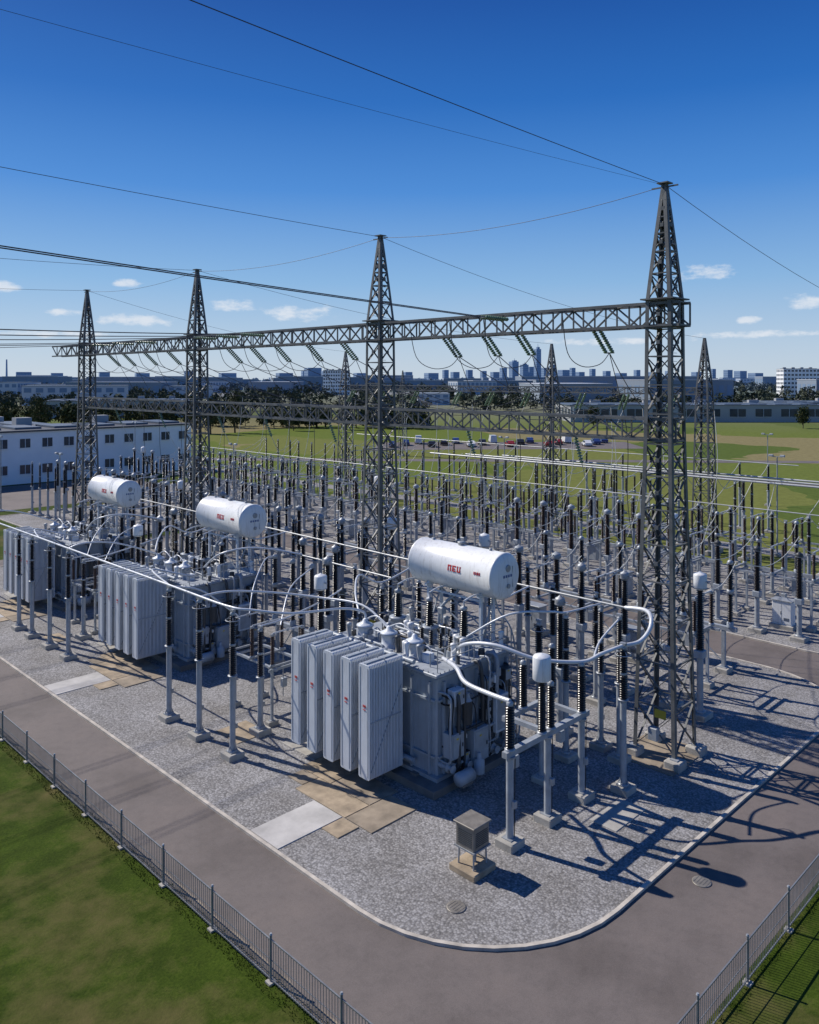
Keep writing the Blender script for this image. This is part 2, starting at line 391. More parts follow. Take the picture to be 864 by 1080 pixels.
for z in [1.0+0.35*i for i in range(60)]: tb.bar((-0.5,-0.62-0.3*max(0,(14-z)/14),z),(-0.15,-0.62-0.3*max(0,(14-z)/14),z),0.02,0.02,'galv_steel')
tb.box(0,0,19.4,1.5,1.5,0.06,'tower_steel'); tb.box(0,0,18.25,1.35,1.35,0.05,'tower_steel')
tb.box(-.78,-.2,2.0,.05,.5,.35,'yellow_mark'); tb.bbox(-.95,.0,1.2,.3,.4,.5,'frame_grey',.02)
tme=tb.mesh('gantry_tower')
TW=(16.6,34.4,54.9,74.7)
for u in TW: put(tme,'gantry_tower',(32,u,0))
for u in TW: put(tme,'gantry_tower',(-60,u,0),scale=(1,1,1.15))
def truss(L,w,h,step):
    mb=MB(); n=int(round(L/step)); s=L/n
    for i in (-1,1):
        for j in (-1,1): mb.bar((i*w/2,0,j*h/2),(i*w/2,L,j*h/2),0.12,0.12,'tower_steel')
    for k in range(n):
        y0,y1=k*s,(k+1)*s; f=1 if k%2==0 else -1
        for i in (-1,1):
            mb.bar((i*w/2,y0,-f*h/2),(i*w/2,y1,f*h/2),0.08,0.06,'tower_steel'); mb.bar((i*w/2,y0,-h/2),(i*w/2,y0,h/2),0.06,0.06,'tower_steel')
        for j in (-1,1):
            mb.bar((-f*w/2,y0,j*h/2),(f*w/2,y1,j*h/2),0.06,0.05,'tower_steel'); mb.bar((-w/2,y0,j*h/2),(w/2,y0,j*h/2),0.06,0.06,'tower_steel')
    return mb
b1=truss(66.0,0.95,0.95,1.15).mesh('gantry_beam'); put(b1,'gantry_beam',(32,15.7,18.75))
b2=truss(60.0,0.8,0.9,1.25).mesh('gantry_beam'); put(b2,'gantry_beam',(32,15.9,13.85))
put(b1,'gantry_beam',(-60,15.7,21.5))
tb2=lattice_tower([(0.4,0.9),(15,0.6),(17,0.4),(19.8,0.1)],0.15,0.085).mesh('gantry_tower')
for u in (16.4,33.4,50.4,84.4): put(tb2,'gantry_tower',(72,u,0))
put(truss(52,0.6,0.6,1.2).mesh('gantry_beam'),'gantry_beam',(72,33.0,14.9))
put(tb2,'gantry_tower',(118,120,0),0.0,None,(0.8,0.8,0.9))

# ------------------------------------------------------------------ overhead conductors
def string(mb,p0,p1,r=0.10):
    mb.ins(p0,p1,r,'glass_green',0.14,10,0.25)
def wire(pts,r=0.02,mat='wire_alu',name='overhead_wire',n=5):
    mb=MB(); mb.tube(pts,r,mat,n); put(mb.mesh(name),name)
sag={0:0.7,1:0.9,2:2.2,3:2.4}
for i,u in enumerate(TW):
    wire(cat((32,u,24.3),(-60,u,28.0),sag[i],24),0.014)
    wire(cat((32,u,24.3),(72,(16.4,33.4,50.4,84.4)[i],19.8),0.8,16),0.013)
for a,b_ in zip(TW,TW[1:]): wire(cat((32,a,24.25),(32,b_,24.25),0.55,14),0.013)
wire(cat((32,16.4,24.2),(-60,28,28.0),1.0,24),0.006)
phases=[(24.8,24.0,0.5),(45.5,22.3,1.6),(48.5,22.3,1.9),(51.5,22.3,2.2),(60.5,22.3,2.2),(64.5,22.3,2.2),(68.5,22.3,2.4)]
backs=[20.3,24.8,27.0,29.8,38.5,42.0,45.5,48.5,51.5,57.5,60.5,64.5,68.5,71.5]
for (u,ze,sg) in phases:
    mb=MB()
    for du in (-0.14,0.14):
        string(mb,(31.5,u+du,18.95),(29.8,u+du,18.98))
    mb.bar((29.8,u-0.2,18.98),(29.8,u+0.2,18.98),0.05,0.05,'galv_steel'); mb.bar((31.5,u-0.2,18.95),(31.5,u+0.2,18.95),0.05,0.05,'galv_steel')
    put(mb.mesh('insulator_string'),'insulator_string')
    for du in (-0.14,0.14): wire(cat((29.8,u+du,18.98),(-60,u+du*2,ze),sg,24),0.022)
wr=random.Random(5)
for i,u in enumerate(backs):
    mb=MB()
    for du in (-0.18,0.18):
        string(mb,(32.5,u+du,18.35),(33.7,u+du,17.25),0.105)
    mb.bar((33.7,u-0.25,17.25),(33.7,u+0.25,17.25),0.06,0.06,'galv_steel'); mb.bar((32.5,u-0.25,18.35),(32.5,u+0.25,18.35),0.05,0.05,'galv_steel')
    put(mb.mesh('insulator_string'),'insulator_string')
    u2=u+wr.uniform(-1,1)
    wire(cat((33.7,u,17.25),(71.7,max(33.6,u2),14.7),wr.uniform(2.5,3.6),16),0.024)
    wire(crom([(29.8,u,18.9),(30.5,u+.2,17.2),(31.8,u+.3,16.6),(33.0,u+.1,16.7),(33.7,u,17.25)],5),0.02)
    wire(crom([(33.7,u,17.25),(36.0,u+.4,13.4),(36.4,u+.6,10.0),(36.5,u+.3,7.5)],6),0.02,'wire_alu')
    wire(crom([(45,u,14.2),(44.3,u-.5,11.0),(43.6,u-.3,8.0),(43.2,u,6.6)],6),0.018,'wire_light')
    if i%2==0:
        m2=MB(); string(m2,(32.3,u+1,13.4),(32.9,u+1,12.0),0.11); put(m2.mesh('insulator_string'),'insulator_string')
        wire(crom([(32.9,u+1,12.0),(34.0,u+1.2,10.3),(35.3,u+1,8.6),(36.5,u+.6,7.5)],6),0.018,'wire_light')
for u in (36,41,46,53,58,63,70,76,82):
    m2=MB(); string(m2,(71.7,u,14.5),(70.6,u,13.0),0.14); string(m2,(71.7,u+.5,14.5),(70.6,u+.5,13.0),0.14); put(m2.mesh('insulator_string'),'insulator_string')
    wire(crom([(70.6,u,13.0),(70.0,u+.5,11.0),(69.7,u+.3,9),(69.5,u,7.2)],6),0.03,'wire_light')
    wire(cat((72.3,u,14.8),(118,120-(u-36)*.15,13.5),3.5,14),0.025)

# ------------------------------------------------------------------ yard equipment templates
def foot(mb,x,y,s=0.75,h=0.25): mb.bbox(x,y,h/2,s,s,h,'concrete',0.03); mb.box(x,y,h+0.015,s*0.55,s*0.55,0.03,'galv_steel')
def bolts(mb,x,y,z,r=0.17):
    for a in range(4): mb.cyl((x+r*math.cos(a*1.57+.78),y+r*math.sin(a*1.57+.78),z),(x+r*math.cos(a*1.57+.78),y+r*math.sin(a*1.57+.78),z+.09),.018,.018,'galv_steel',6)
def post(h1=3.3,h2=5.9,r=0.15,name='post_insulator',ring=False,mat='porcelain'):
    mb=MB(); foot(mb,0,0); bolts(mb,0,0,0.28)
    mb.cyl((0,0,.28),(0,0,h1-.05),.125,.125,'frame_grey',16); mb.lathe((0,0,.28),(0,0,1),[(0,.22),(.04,.22),(.06,.13)],'galv_steel',14)
    for a in range(4): mb.bar((.12*math.cos(a*1.57),.12*math.sin(a*1.57),.5),(.2*math.cos(a*1.57),.2*math.sin(a*1.57),.3),.02,.05,'galv_steel')
    mb.lathe((0,0,h1-.08),(0,0,1),[(0,.13),(.01,.21),(.05,.21),(.06,.12)],'galv_steel',14)
    mid=(h1+h2)/2
    mb.ins((0,0,h1),(0,0,mid-.05),r,mat,0.085); mb.lathe((0,0,mid-.06),(0,0,1),[(0,.1),(.01,.13),(.11,.13),(.12,.1)],'galv_steel',12)
    mb.ins((0,0,mid+.05),(0,0,h2),r*.95,mat,0.085); mb.lathe((0,0,h2),(0,0,1),[(0,.1),(.08,.12),(.14,.06)],'galv_steel',12)
    mb.box(0,0,h2+.2,.14,.24,.1,'galv_steel')
    if ring: mb.tube([(.3*math.cos(i*.524),.3*math.sin(i*.524),h2-.2) for i in range(13)],.02,'galv_steel',6); [mb.bar((0,0,h2+.05),(.3*math.cos(a),.3*math.sin(a),h2-.2),.02,.02,'galv_steel') for a in (0,2.1,4.2)]
    mb.box(.16,0,1.3,.1,.14,.2,'galv_steel'); mb.tube([(.13,.05,.3),(.14,.05,1.2)],.012,'black_rubber',5)
    return mb.mesh(name)
def ct(h1=2.9,h2=5.1,name='current_transformer',hd=0.95,hr=0.36,hm='white_paint',ir=.2,im='porcelain'):
    mb=MB(); foot(mb,0,0,.9)
    mb.cyl((0,0,.28),(0,0,h1-.35),.15,.15,'frame_grey',14); mb.lathe((0,0,.28),(0,0,1),[(0,.26),(.05,.26),(.06,.15)],'galv_steel',14)
    mb.bbox(0,0,h1-.2,.46,.46,.34,'tank_paint',.03); mb.box(.28,0,h1-.2,.12,.26,.24,'frame_grey')
    mb.tube([(.17,0,.3),(.17,0,h1-.4)],.03,'black_rubber',6)
    mb.ins((0,0,h1),(0,0,h2),ir,im,.09,14,.6,.85)
    mb.lathe((0,0,h2),(0,0,1),[(0,hr*.5),(.04,hr*.7),(.07,hr),(.11,hr+.015),(hd-.1,hr+.015),(hd-.04,hr*.95),(hd,hr*.55),(hd+.04,.08),(hd+.08,.02)],hm,18)
    mb.lathe((0,0,h2+.1),(0,0,1),[(0,hr+.025),(.03,hr+.025)],'galv_steel',18)
    for s_ in (-1,1): mb.box(0,s_*(hr+.08),h2+hd*.55,.1,.2,.03,'galv_steel')
    return mb.mesh(name)
def breaker(name='circuit_breaker'):
    mb=MB()
    for y in (-2.6,2.6): foot(mb,0,y,.8); mb.bar((0,y,.28),(0,y,2.3),.2,.2,'frame_grey')
    mb.bar((0,-3.4,2.4),(0,3.4,2.4),.24,.22,'frame_grey')
    for y in (-3,0,3):
        mb.lathe((0,y,2.5),(0,0,1),[(0,.2),(.25,.2),(.3,.14)],'tank_paint',14)
        mb.ins((0,y,2.8),(0,y,4.3),.17,'porcelain',.09); mb.lathe((0,y,4.3),(0,0,1),[(0,.13),(.02,.2),(.24,.2),(.26,.13)],'galv_steel',14)
        mb.ins((0,y,4.56),(0,y,5.9),.19,'porcelain',.09); mb.lathe((0,y,5.9),(0,0,1),[(0,.14),(.02,.18),(.16,.18),(.24,.08)],'galv_steel',14)
        mb.box(.25,y,4.43,.4,.1,.03,'galv_steel'); mb.box(-.25,y,6.0,.4,.1,.03,'galv_steel')
    mb.bbox(.42,0,1.5,.6,.9,1.3,'frame_grey',.03); mb.box(.73,0,1.5,.02,.75,1.1,'galv_steel'); mb.bar((.2,0,2.2),(.1,0,2.4),.2,.2,'frame_grey')
    mb.bar((0,-2.6,.5),(0,0,2.3),.05,.05,'frame_grey'); mb.bar((0,2.6,.5),(0,0,2.3),.05,.05,'frame_grey')
    return mb.mesh(name)
def disconnector(name='disconnector_switch'):
    mb=MB()
    for y in (-2.8,2.8):
        for x in (-.9,.9): foot(mb,x,y,.6); mb.bar((x,y,.28),(x,y,2.9),.14,.14,'frame_grey')
        mb.bar((-1.1,y,2.95),(1.1,y,2.95),.12,.14,'frame_grey')
    for x in (-.9,.9): mb.bar((x,-3.5,3.08),(x,3.5,3.08),.14,.12,'frame_grey')
    for y in (-3,0,3):
        mb.bar((-1.2,y,3.2),(1.2,y,3.2),.14,.1,'galv_steel')
        for x in (-.95,.95):
            mb.lathe((x,y,3.24),(0,0,1),[(0,.15),(.08,.15),(.1,.1)],'galv_steel',12)
            mb.ins((x,y,3.34),(x,y,4.85),.14,'brown_porcelain',.085); mb.box(x,y,4.92,.2,.2,.12,'galv_steel')
        mb.bar((-.95,y,5.0),(.02,y,5.02),.05,.07,'pipe_white'); mb.bar((.95,y,5.0),(0,y,5.0),.05,.07,'pipe_white'); mb.box(0,y,5.0,.14,.12,.14,'galv_steel')
    mb.tube([(1.05,0,.5),(1.05,0,3.2)],.03,'galv_steel',6); mb.bbox(1.1,0,1.3,.3,.35,.5,'frame_grey',.02)
    return mb.mesh(name)
def kiosk(name='control_cabinet',col='frame_grey'):
    mb=MB(); mb.bbox(0,0,.1,1.0,1.5,.3,'concrete',.02); mb.bbox(0,0,1.0,.7,1.2,1.5,col,.02)
    mb.box(-.36,-.29,1.0,.02,.54,1.3,col); mb.box(-.36,.29,1.0,.02,.54,1.3,col); mb.box(-.375,.05,1.0,.02,.03,.2,'black_rubber')
    mb.bbox(0,0,1.79,.85,1.35,.06,'galv_steel',.01)
    for i in range(5): mb.box(-.375,-.29,.55+i*.04,.012,.34,.015,'black_rubber')
    return mb.mesh(name)
POST=post(); POST_T=post(3.5,6.0,.16,'post_insulator',True); POST_S=post(2.6,4.6,.14); ARR=post(2.8,5.2,.18,'surge_arrester',True); GP=post(2.7,5.0,.15,'post_insulator',False,'brown_porcelain')
CTT=ct(3.2,6.0,'current_transformer',.8,.30)
CTD=ct(3.0,5.7,'current_transformer',.42,.22,'galv_steel'); CTE=ct(3.2,6.1,'current_transformer',.36,.24,'frame_grey',.22,'brown_porcelain')
VT=ct(2.6,5.0,'voltage_transformer',.35,.2,'dark_fitting',.22)
CB=breaker(); DS=disconnector(); KI=kiosk(); KIW=kiosk('control_cabinet','white_paint')
def ptube(pts,r=0.05,mat='pipe_white',name='bus_pipe',k=6):
    mb=MB(); mb.tube(crom(pts,k),r,mat,8); put(mb.mesh(name),name)
PH=(-3,0,3)
rng=random.Random(3)
def cts(): 
    q=rng.random(); return CTT if q<.2 else (CTD if q<.55 else CTE)
sec1=[21.3,28.0,41.0,48.5,61.5,68.5]
for c in sec1:
    for p in PH:
        u=c+p*0.85
        if c>22 or p>-3: put(ARR if c%2>1 else POST_T,'surge_arrester' if c%2>1 else 'post_insulator',(34.6,u+.3,0.06))
        put(cts(),'current_transformer',(36.8,u,0.06))
        wire(cat((34.6,u+.3,5.9),(36.8,u,6.6),.2,6),.022,'wire_light')
        wire(cat((36.8,u,6.4),(38.7,c+p*.95,5.1),.2,6),.022,'wire_light')
        wire(cat((40.6,c+p*.95,5.1),(43.2,c+p,6.1),.35,8),.022,'wire_light')
    put(DS,'disconnector_switch',(39.6,c,0.06),0,None,(1,.95,1)); put(CB,'circuit_breaker',(43.2,c,0.06),0,None,(1,.9,1))
    put(KI,'control_cabinet',(41.4,c+2.2,0.06))
sec2=[20.5+8.2*i for i in range(11)]
for j,c in enumerate(sec2):
    skip=rng.random()<.3
    for p in PH:
        u=c+p*.85
        if (j+p)%3: put(cts(),'current_transformer',(51.6,u,0.06))
        else: put(VT,'voltage_transformer',(51.6,u,0.06))
        if not (skip and p==3): put(POST_T,'post_insulator',(60.8,u,0.06))
        if p and not skip: put(GP,'post_insulator',(63.4,u,0.06))
        elif not p: put(ARR,'surge_arrester',(63.4,u,0.06))
        if c<72: wire(cat((43.4,u,6.2),(51.6,u,6.4),.9,10),.022,'wire_light')
        wire(cat((51.6,u,6.3),(54.0,u,5.1),.3,8),.022,'wire_light'); wire(cat((56.0,u,5.1),(58.4,u,6.1),.3,8),.022,'wire_light')
        wire(cat((58.4,u,6.1),(60.8,u,6.3),.3,8),.022,'wire_light'); wire(cat((60.8,u,6.3),(65.0,u,5.1),.5,8),.022,'wire_light')
        wire(crom([(67.0,u,5.1),(68.0,u+.1,4.9),(69.2+(p+3)*.3,u+.2,5.8),(69.5+(p+3)*.6,u,7.1)],5),.028,'wire_light')
    put(DS,'disconnector_switch',(55,c,0.06),0,None,(1,.86,1)); put(CB,'circuit_breaker',(58.4,c,0.06),0,None,(1,.86,1)); put(DS,'disconnector_switch',(66.0,c,0.06),0,None,(1,.86,1))
    if rng.random()<.6: put(KI if rng.random()<.6 else KIW,'control_cabinet',(53.2,c+rng.uniform(-3,3),0.06))
put(KIW,'control_cabinet',(53.6,19.6,.06))
BP=post(4.4,6.9,.15)
for v,y1 in ((69.5,66),(71.3,62),(73.1,58)):
    mb=MB(); mb.tube([(v,13.5,7.25),(v,y1,7.25)],.085,'busbar_alu',8); put(mb.mesh('busbar'),'busbar')
    for i in range(12):
        if 15.5+7*i<y1: put(BP,'post_insulator',(v,15.5+7*i,0.0))
for c in (74,82,90,98): 
    for p in PH: put(BP,'post_insulator',(70.5,c+p,0))
mb=MB(); mb.tube([(60.8,16,6.35),(60.8,108,6.35)],.04,'busbar_alu',8); put(mb.mesh('busbar'),'busbar')
for j in range(6):
    c=36+11*j
    for p in PH:
        put(POST,'post_insulator',(79.5,c+p,0.0)); put(BP,'post_insulator',(86,c+p,0))
        if c<60: wire(crom([(73.1,c+p,7.3),(75.5,c+p,5.6),(79.5,c+p,6.2)],6),.03,'wire_light')
        wire(cat((79.5,c+p,6.2),(86,c+p,7.1),.9,8),.03,'wire_light')
    if j%2: put(DS,'disconnector_switch',(82.5,c,0))
mb=MB(); mb.tube([(86,30,7.2),(86,98,7.2)],.05,'busbar_alu',8); put(mb.mesh('busbar'),'busbar')
for c in (82,90,97):
    for p in PH: put(POST,'post_insulator',(36,c+p*.8,.06)); put(CTD,'current_transformer',(39,c+p*.8,.06))
    put(DS,'disconnector_switch',(43,c,.06),0,None,(1,.8,1)); put(CB,'circuit_breaker',(47,c,.06),0,None,(1,.8,1))

# front row along the transformers
fp=(29.3,32.0,34.7,46.3,49.0,51.8,54.0,62.5,66.0,70.0)
for u in fp: put(POST_T,'post_insulator',(18.75,u,0.06))
ptube([(18.75,76,6.35),(18.75,62.5,6.35),(18.75,46.3,6.35),(18.75,34.7,6.35),(18.75,29.8,6.35),(19.3,28.6,6.3),(20.6,27.6,6.1),(23.0,27.2,5.9),(24.0,26.9,5.6),(24.0,26.8,5.2)],.055,k=5)
ptube([(18.75,32.0,6.3),(20.0,31.6,6.4),(22.0,30.9,6.1),(23.4,29.4,5.9),(24.0,27.0,5.9),(24.0,25.3,5.25)],.05)
for o in OFF:
    # bushing links on the tank top
    for y0,y1 in ((26.8,25.25),(25.25,23.7)): ptube([(24.0,y0+o,5.3),(24.0,(y0+y1)/2+o,5.6),(24.0,y1+o,5.3)],.03)
    for y in (22.5,24.5,26.5): ptube([(25.75,y+o,6.6),(26.6,y-.1+o,6.75),(28.0,y-.2+o,6.3),(29.4,y+o,6.3),(30.5,y+.1+o,6.36)],.04)
    if o: 
        ptube([(18.75,27.4+o,6.35),(19.6,27.0+o,6.6),(21.5,26.9+o,6.3),(24.0,26.8+o,5.3)],.045)
        ptube([(24.4,22.2+o,5.2),(24.5,20.6+o,6.2),(26.0,19.4+o,6.5),(28.2,18.0+o,6.0)],.05)
        ptube([(18.75,34.7+o-18.9,6.35),(20.2,20.2+o,6.1),(21.9,19.6+o,5.6),(23.4,21.4+o,5.1)],.05)
    if o<30:
        put(DS,'disconnector_switch',(22.6,32.3+o,0.06),0,None,(.9,.55,.85))
        put(CTT,'current_transformer',(24.6,30.7+o,0.06),0,None,(1,1,.95))
        put(POST_S,'post_insulator',(20.9,30.4+o,.06)); put(POST_S,'post_insulator',(25.6,33.6+o,.06)); put(VT,'voltage_transformer',(26.4,31.2+o,.06))
        for i,(x,y) in enumerate(((28.2,30.2),(28.2,32.3),(28.2,34.6),(30.5,29.8),(30.5,32),(30.5,36.7))):
            put((ARR,POST,CTD)[i%3],('surge_arrester','post_insulator','current_transformer')[i%3],(x,y+o,.06))
        put(CB,'circuit_breaker',(26.6,35.6+o,0.06),0,None,(1,.55,1))
        ptube([(20.9,30.4+o,4.9),(22.2,30.5+o,4.9),(24.6,30.7+o,5.2),(26.4,31.2+o,5.4)],.04)
        ptube([(24.0,27.2+o,5.5),(25.0,28.6+o,6.0),(26.5,30.0+o,6.3),(28.2,30.2+o,5.6),(30.5,29.8+o,6.3)],.05)
        ptube([(22.6,31.2+o,4.4),(24.2,32.6+o,5.6),(26.6,33.9+o,6.0)],.035)
        ptube([(22.6,33.8+o,4.4),(23.6,34.9+o,5.4),(25.4,36.5+o,6.2),(26.6,37.2+o,6.1)],.035)
        ptube([(18.75,34.7+o,6.3),(20.0,34.0+o,6.0),(21.4,33.9+o,4.9),(22.0,33.9+o,4.4)],.04)
    for u in (18.8,20.9,24.8,27.4): put(CTD if u==20.9 else POST,'current_transformer' if u==20.9 else 'post_insulator',(30.5,u+o,0.06))
mb=MB(); mb.tube([(30.5,17.3,6.36),(30.5,27.5,6.33),(30.5,44,6.36),(30.5,64,6.36)],.045,'busbar_alu',8); put(mb.mesh('bus_pipe'),'bus_pipe')
mb=MB(); mb.tube([(28.2,29.5,5.95),(28.2,45,5.95)],.04,'busbar_alu',8); put(mb.mesh('bus_pipe'),'bus_pipe')
# T1 outlet frame
mb=MB()
for x in (21.9,24.1,26.3):
    foot(mb,x,17.05,.75,.3); mb.cyl((x,17.05,.28),(x,17.05,3.05),.13,.13,'frame_grey',16)
    mb.lathe((x,17.05,3.05),(0,0,1),[(0,.2),(.05,.2)],'galv_steel',14)
mb.bar((21.6,17.05,3.2),(26.7,17.05,3.2),.22,.2,'frame_grey'); mb.bar((24.1,17.05,3.22),(24.1,18.9,3.22),.18,.16,'frame_grey'); mb.bar((26.3,17.05,3.22),(26.3,18.9,3.22),.18,.16,'frame_grey')
mb.bar((23.9,18.9,3.2),(27.3,18.9,3.2),.18,.18,'frame_grey'); mb.cyl((26.3,18.9,.1),(26.3,18.9,3.1),.1,.1,'frame_grey'); foot(mb,26.3,18.9,.6)
for x in (22.4,25.2): mb.bbox(x,17.25,2.7,.3,.25,.4,'frame_grey',.02)
for x in (21.9,24.1,26.3): mb.tube([(x+.12,16.95,.3),(x+.14,16.93,3.0)],.018,'black_rubber',6); mb.bbox(x+.02,16.86,1.5,.16,.12,.24,'galv_steel',.01)
put(mb.mesh('steel_support_frame'),'steel_support_frame',(0,0,.03))
def top_ins(name,x,y,z0,z1,r=.17,head=0):
    mb=MB(); mb.lathe((0,0,0),(0,0,1),[(0,.19),(.05,.19),(.08,.13)],'galv_steel',14); mb.ins((0,0,.08),(0,0,z1-z0),r,'porcelain',.085,14)
    if head: mb.lathe((0,0,z1-z0),(0,0,1),[(0,.15),(.04,.3),(.08,.33),(head-.1,.33),(head-.04,.29),(head,.1),(head+.04,.02)],'white_paint',20)
    else: mb.lathe((0,0,z1-z0),(0,0,1),[(0,.12),(.1,.13),(.16,.06)],'galv_steel',12)
    put(mb.mesh(name),name,(x,y,z0))
top_ins('surge_arrester',21.9,17.05,3.33,4.85); top_ins('current_transformer',23.75,17.05,3.33,5.2,.15,.95); top_ins('surge_arrester',24.3,17.05,3.33,4.9,.15)
top_ins('surge_arrester',26.3,17.05,3.33,5.1); top_ins('surge_arrester',25.1,18.9,3.32,5.0); top_ins('surge_arrester',27.0,18.9,3.32,5.2)
put(post(3.6,5.5,.18,'post_insulator',True),'post_insulator',(27.9,16.2,.06))
put(POST,'post_insulator',(28.6,19.3,.06)); put(POST,'post_insulator',(30.0,17.6,.06)); put(CTT,'current_transformer',(36.6,17.2,.06)); put(ARR,'surge_arrester',(28.9,20.9,.06))
ptube([(23.6,21.7,4.9),(22.9,20.4,5.05),(22.3,19.4,4.9),(22.0,18.0,4.95),(21.9,17.05,5.0)],.085,'pipe_white')
ptube([(24.4,21.9,4.9),(24.2,21.0,5.5),(24.3,19.6,5.75),(25.0,18.2,5.4),(26.3,17.05,5.25),(27.0,16.6,5.5),(27.9,16.2,5.7)],.075,'pipe_white')
ptube([(27.9,16.2,5.7),(28.6,15.9,5.75),(29.2,15.8,6.1),(29.7,16.0,6.45),(30.3,16.6,6.5),(30.5,17.6,6.36)],.085,'pipe_white')
ptube([(25.6,22.2,5.2),(26.4,20.6,6.3),(27.8,19.5,6.35),(28.6,19.3,6.2),(30.5,18.8,6.3)],.045,'pipe_white')
ptube([(26.9,16.9,5.2),(28.5,17.6,5.4),(30.0,17.6,6.0)],.045,'pipe_white')

# small cabinet on stand
mb=MB(); mb.bbox(0,0,.13,1.1,1.1,.2,'concrete_tan',.03)
for x in (-.32,.32):
    for y in (-.32,.32): mb.cyl((x,y,.2),(x*.95,y*.95,.85),.03,.03,'galv_steel',8)
mb.tube([(0.1,0,.2),(.1,0,.85)],.06,'galv_steel',8); mb.box(0,0,.82,.85,.85,.05,'galv_steel')
mb.bbox(0,0,1.22,.78,.78,.74,'cabinet_brown',.03); mb.bbox(0,0,1.61,.9,.9,.05,'cabinet_brown',.015)
for i in range(8): mb.box(-.395,0,.98+i*.06,.02,.6,.02,'dark_fitting'); mb.box(0,-.395,.98+i*.06,.6,.02,.02,'dark_fitting')
mb.tube(crom([(.3,.1,.85),(.4,.1,.5),(.5,.2,.25)],4),.03,'black_rubber',6)
put(mb.mesh('junction_cabinet'),'junction_cabinet',(20.0,17.1,.04))

# ------------------------------------------------------------------ power transformer
rng=random.Random(11)
def radiator():
    mb=MB(); n=22; w=.62; L=1.72; H0,H1=.62,5.0
    for i in range(n):
        x=L*i/(n-1); y0,y1=-w/2,w/2; b_=.05; t=.021 if i not in (0,n-1) else .03
        pr=[(y0+b_,H0),(y1-b_,H0),(y1,H0+b_),(y1,H1-b_),(y1-b_,H1),(y0+b_,H1),(y0,H1-b_),(y0,H0+b_)]
        vs=[(x-t,y,z) for y,z in pr]+[(x+t,y,z) for y,z in pr]
        fs=[tuple(range(8)),tuple(reversed(range(8,16)))]+[((k+1)%8,k,k+8,(k+1)%8+8) for k in range(8)]
        mb.add(vs,fs,'radiator_paint')
    for z in (.85,4.75):
        for y in (-.17,.17): mb.cyl((0,y,z),(L+.65,y,z),.055,.055,'tank_paint',10)
    for y in (-.22,.22): mb.bar((-.034,y,H0+.1),(-.034,y,H1-.1),.012,.02,'tank_paint')
    mb.box(L/2,0,2.8,L-.1,w+.02,.06,'tank_paint'); mb.bar((.05,-w/2-.012,H0+.3),(L-.05,-w/2-.012,3.9),.04,.012,'tank_paint')
    mb.box(L/2,0,H1+.02,L*.96,.14,.07,'tank_paint'); mb.box(L/2,0,H0-.03,L*.96,.2,.08,'frame_grey')
    for y in (-.09,-.03,.03): mb.box(-.045,y,3.42,.012,.035,.09,'red_mark')
    mb.box(-.045,-.03,3.28,.012,.15,.025,'red_mark')
    for y in (-.2,.2): mb.tube([(L/2,y,H1),(L/2,y,H1+.1)],.03,'galv_steel',6)
    return mb.mesh('radiator')
RAD=radiator()
t=MB()
t.bbox(2.3,3.25,2.4,4.6,6.5,3.9,'tank_paint',.06)
t.box(2.3,3.25,.40,5.0,6.9,.16,'frame_grey')
t.bbox(2.3,3.25,4.40,4.9,6.8,.12,'frame_grey',.03); t.box(2.3,3.25,4.28,4.84,6.74,.05,'tank_paint')
for i in range(7):
    y=.3+i*.98; t.box(-.07,y,2.3,.14,.09,3.6,'tank_paint'); t.box(4.67,y,2.3,.14,.09,3.6,'tank_paint')
for i in range(5):
    x=.35+i*.98; t.box(x,-.07,2.3,.09,.14,3.6,'tank_paint'); t.box(x,6.57,2.3,.09,.14,3.6,'tank_paint')
for z in (1.2,3.4): t.box(2.3,-.05,z,4.5,.1,.08,'tank_paint'); t.box(-.05,3.25,z,.1,6.4,.08,'tank_paint')
for i in range(26): t.cyl((-.10,.1+i*.26,4.24),(-.10,.1+i*.26,4.52),.025,.025,'galv_steel',6)
for i in range(18): t.cyl((.1+i*.26,-.10,4.24),(.1+i*.26,-.10,4.52),.025,.025,'galv_steel',6)
for y in (.9,5.6): t.box(2.3,y,.36,5.4,.3,.12,'concrete_dark')
TANK=t.mesh('tank')
s=MB()
def cab(x,z,w,h,d,mat='tank_paint'):
    s.bbox(x,-.15-d/2,z,w,d,h,mat,.02); s.box(x,-.16-d,z,w*.86,.015,h*.86,'frame_grey'); s.box(x+w*.32,-.18-d,z,.03,.03,.14,'black_rubber')
    s.box(x-w*.1,-.175-d,z+h*.3,.12,.012,.06,'yellow_mark')
cab(.55,1.7,.7,.95,.5); cab(.75,3.5,.6,.6,.4,'radiator_paint'); cab(1.9,1.35,.9,1.3,.55); cab(3.3,2.2,.8,1.5,.5,'radiator_paint'); cab(4.1,1.1,.5,.6,.4); cab(2.6,3.5,.5,.45,.35); cab(3.9,3.6,.45,.5,.35,'dark_fitting'); cab(2.6,2.3,.4,.5,.3,'dark_fitting'); cab(1.25,1.0,.35,.4,.35,'dark_fitting')
for i in range(20):
    x=.15+i*.225; z0=rng.uniform(.5,1.8); z1=rng.uniform(2.6,4.6); y=-.22-rng.uniform(0,.4)
    s.tube(crom([(x,0,z0),(x,y,z0+.08),(x+rng.uniform(-.15,.15),y,(z0+z1)/2),(x,y,z1-.1),(x,0,z1)],4),rng.choice((.025,.045,.07,.09)),rng.choice(('frame_grey','tank_paint','black_rubber','dark_fitting','galv_steel')),7)
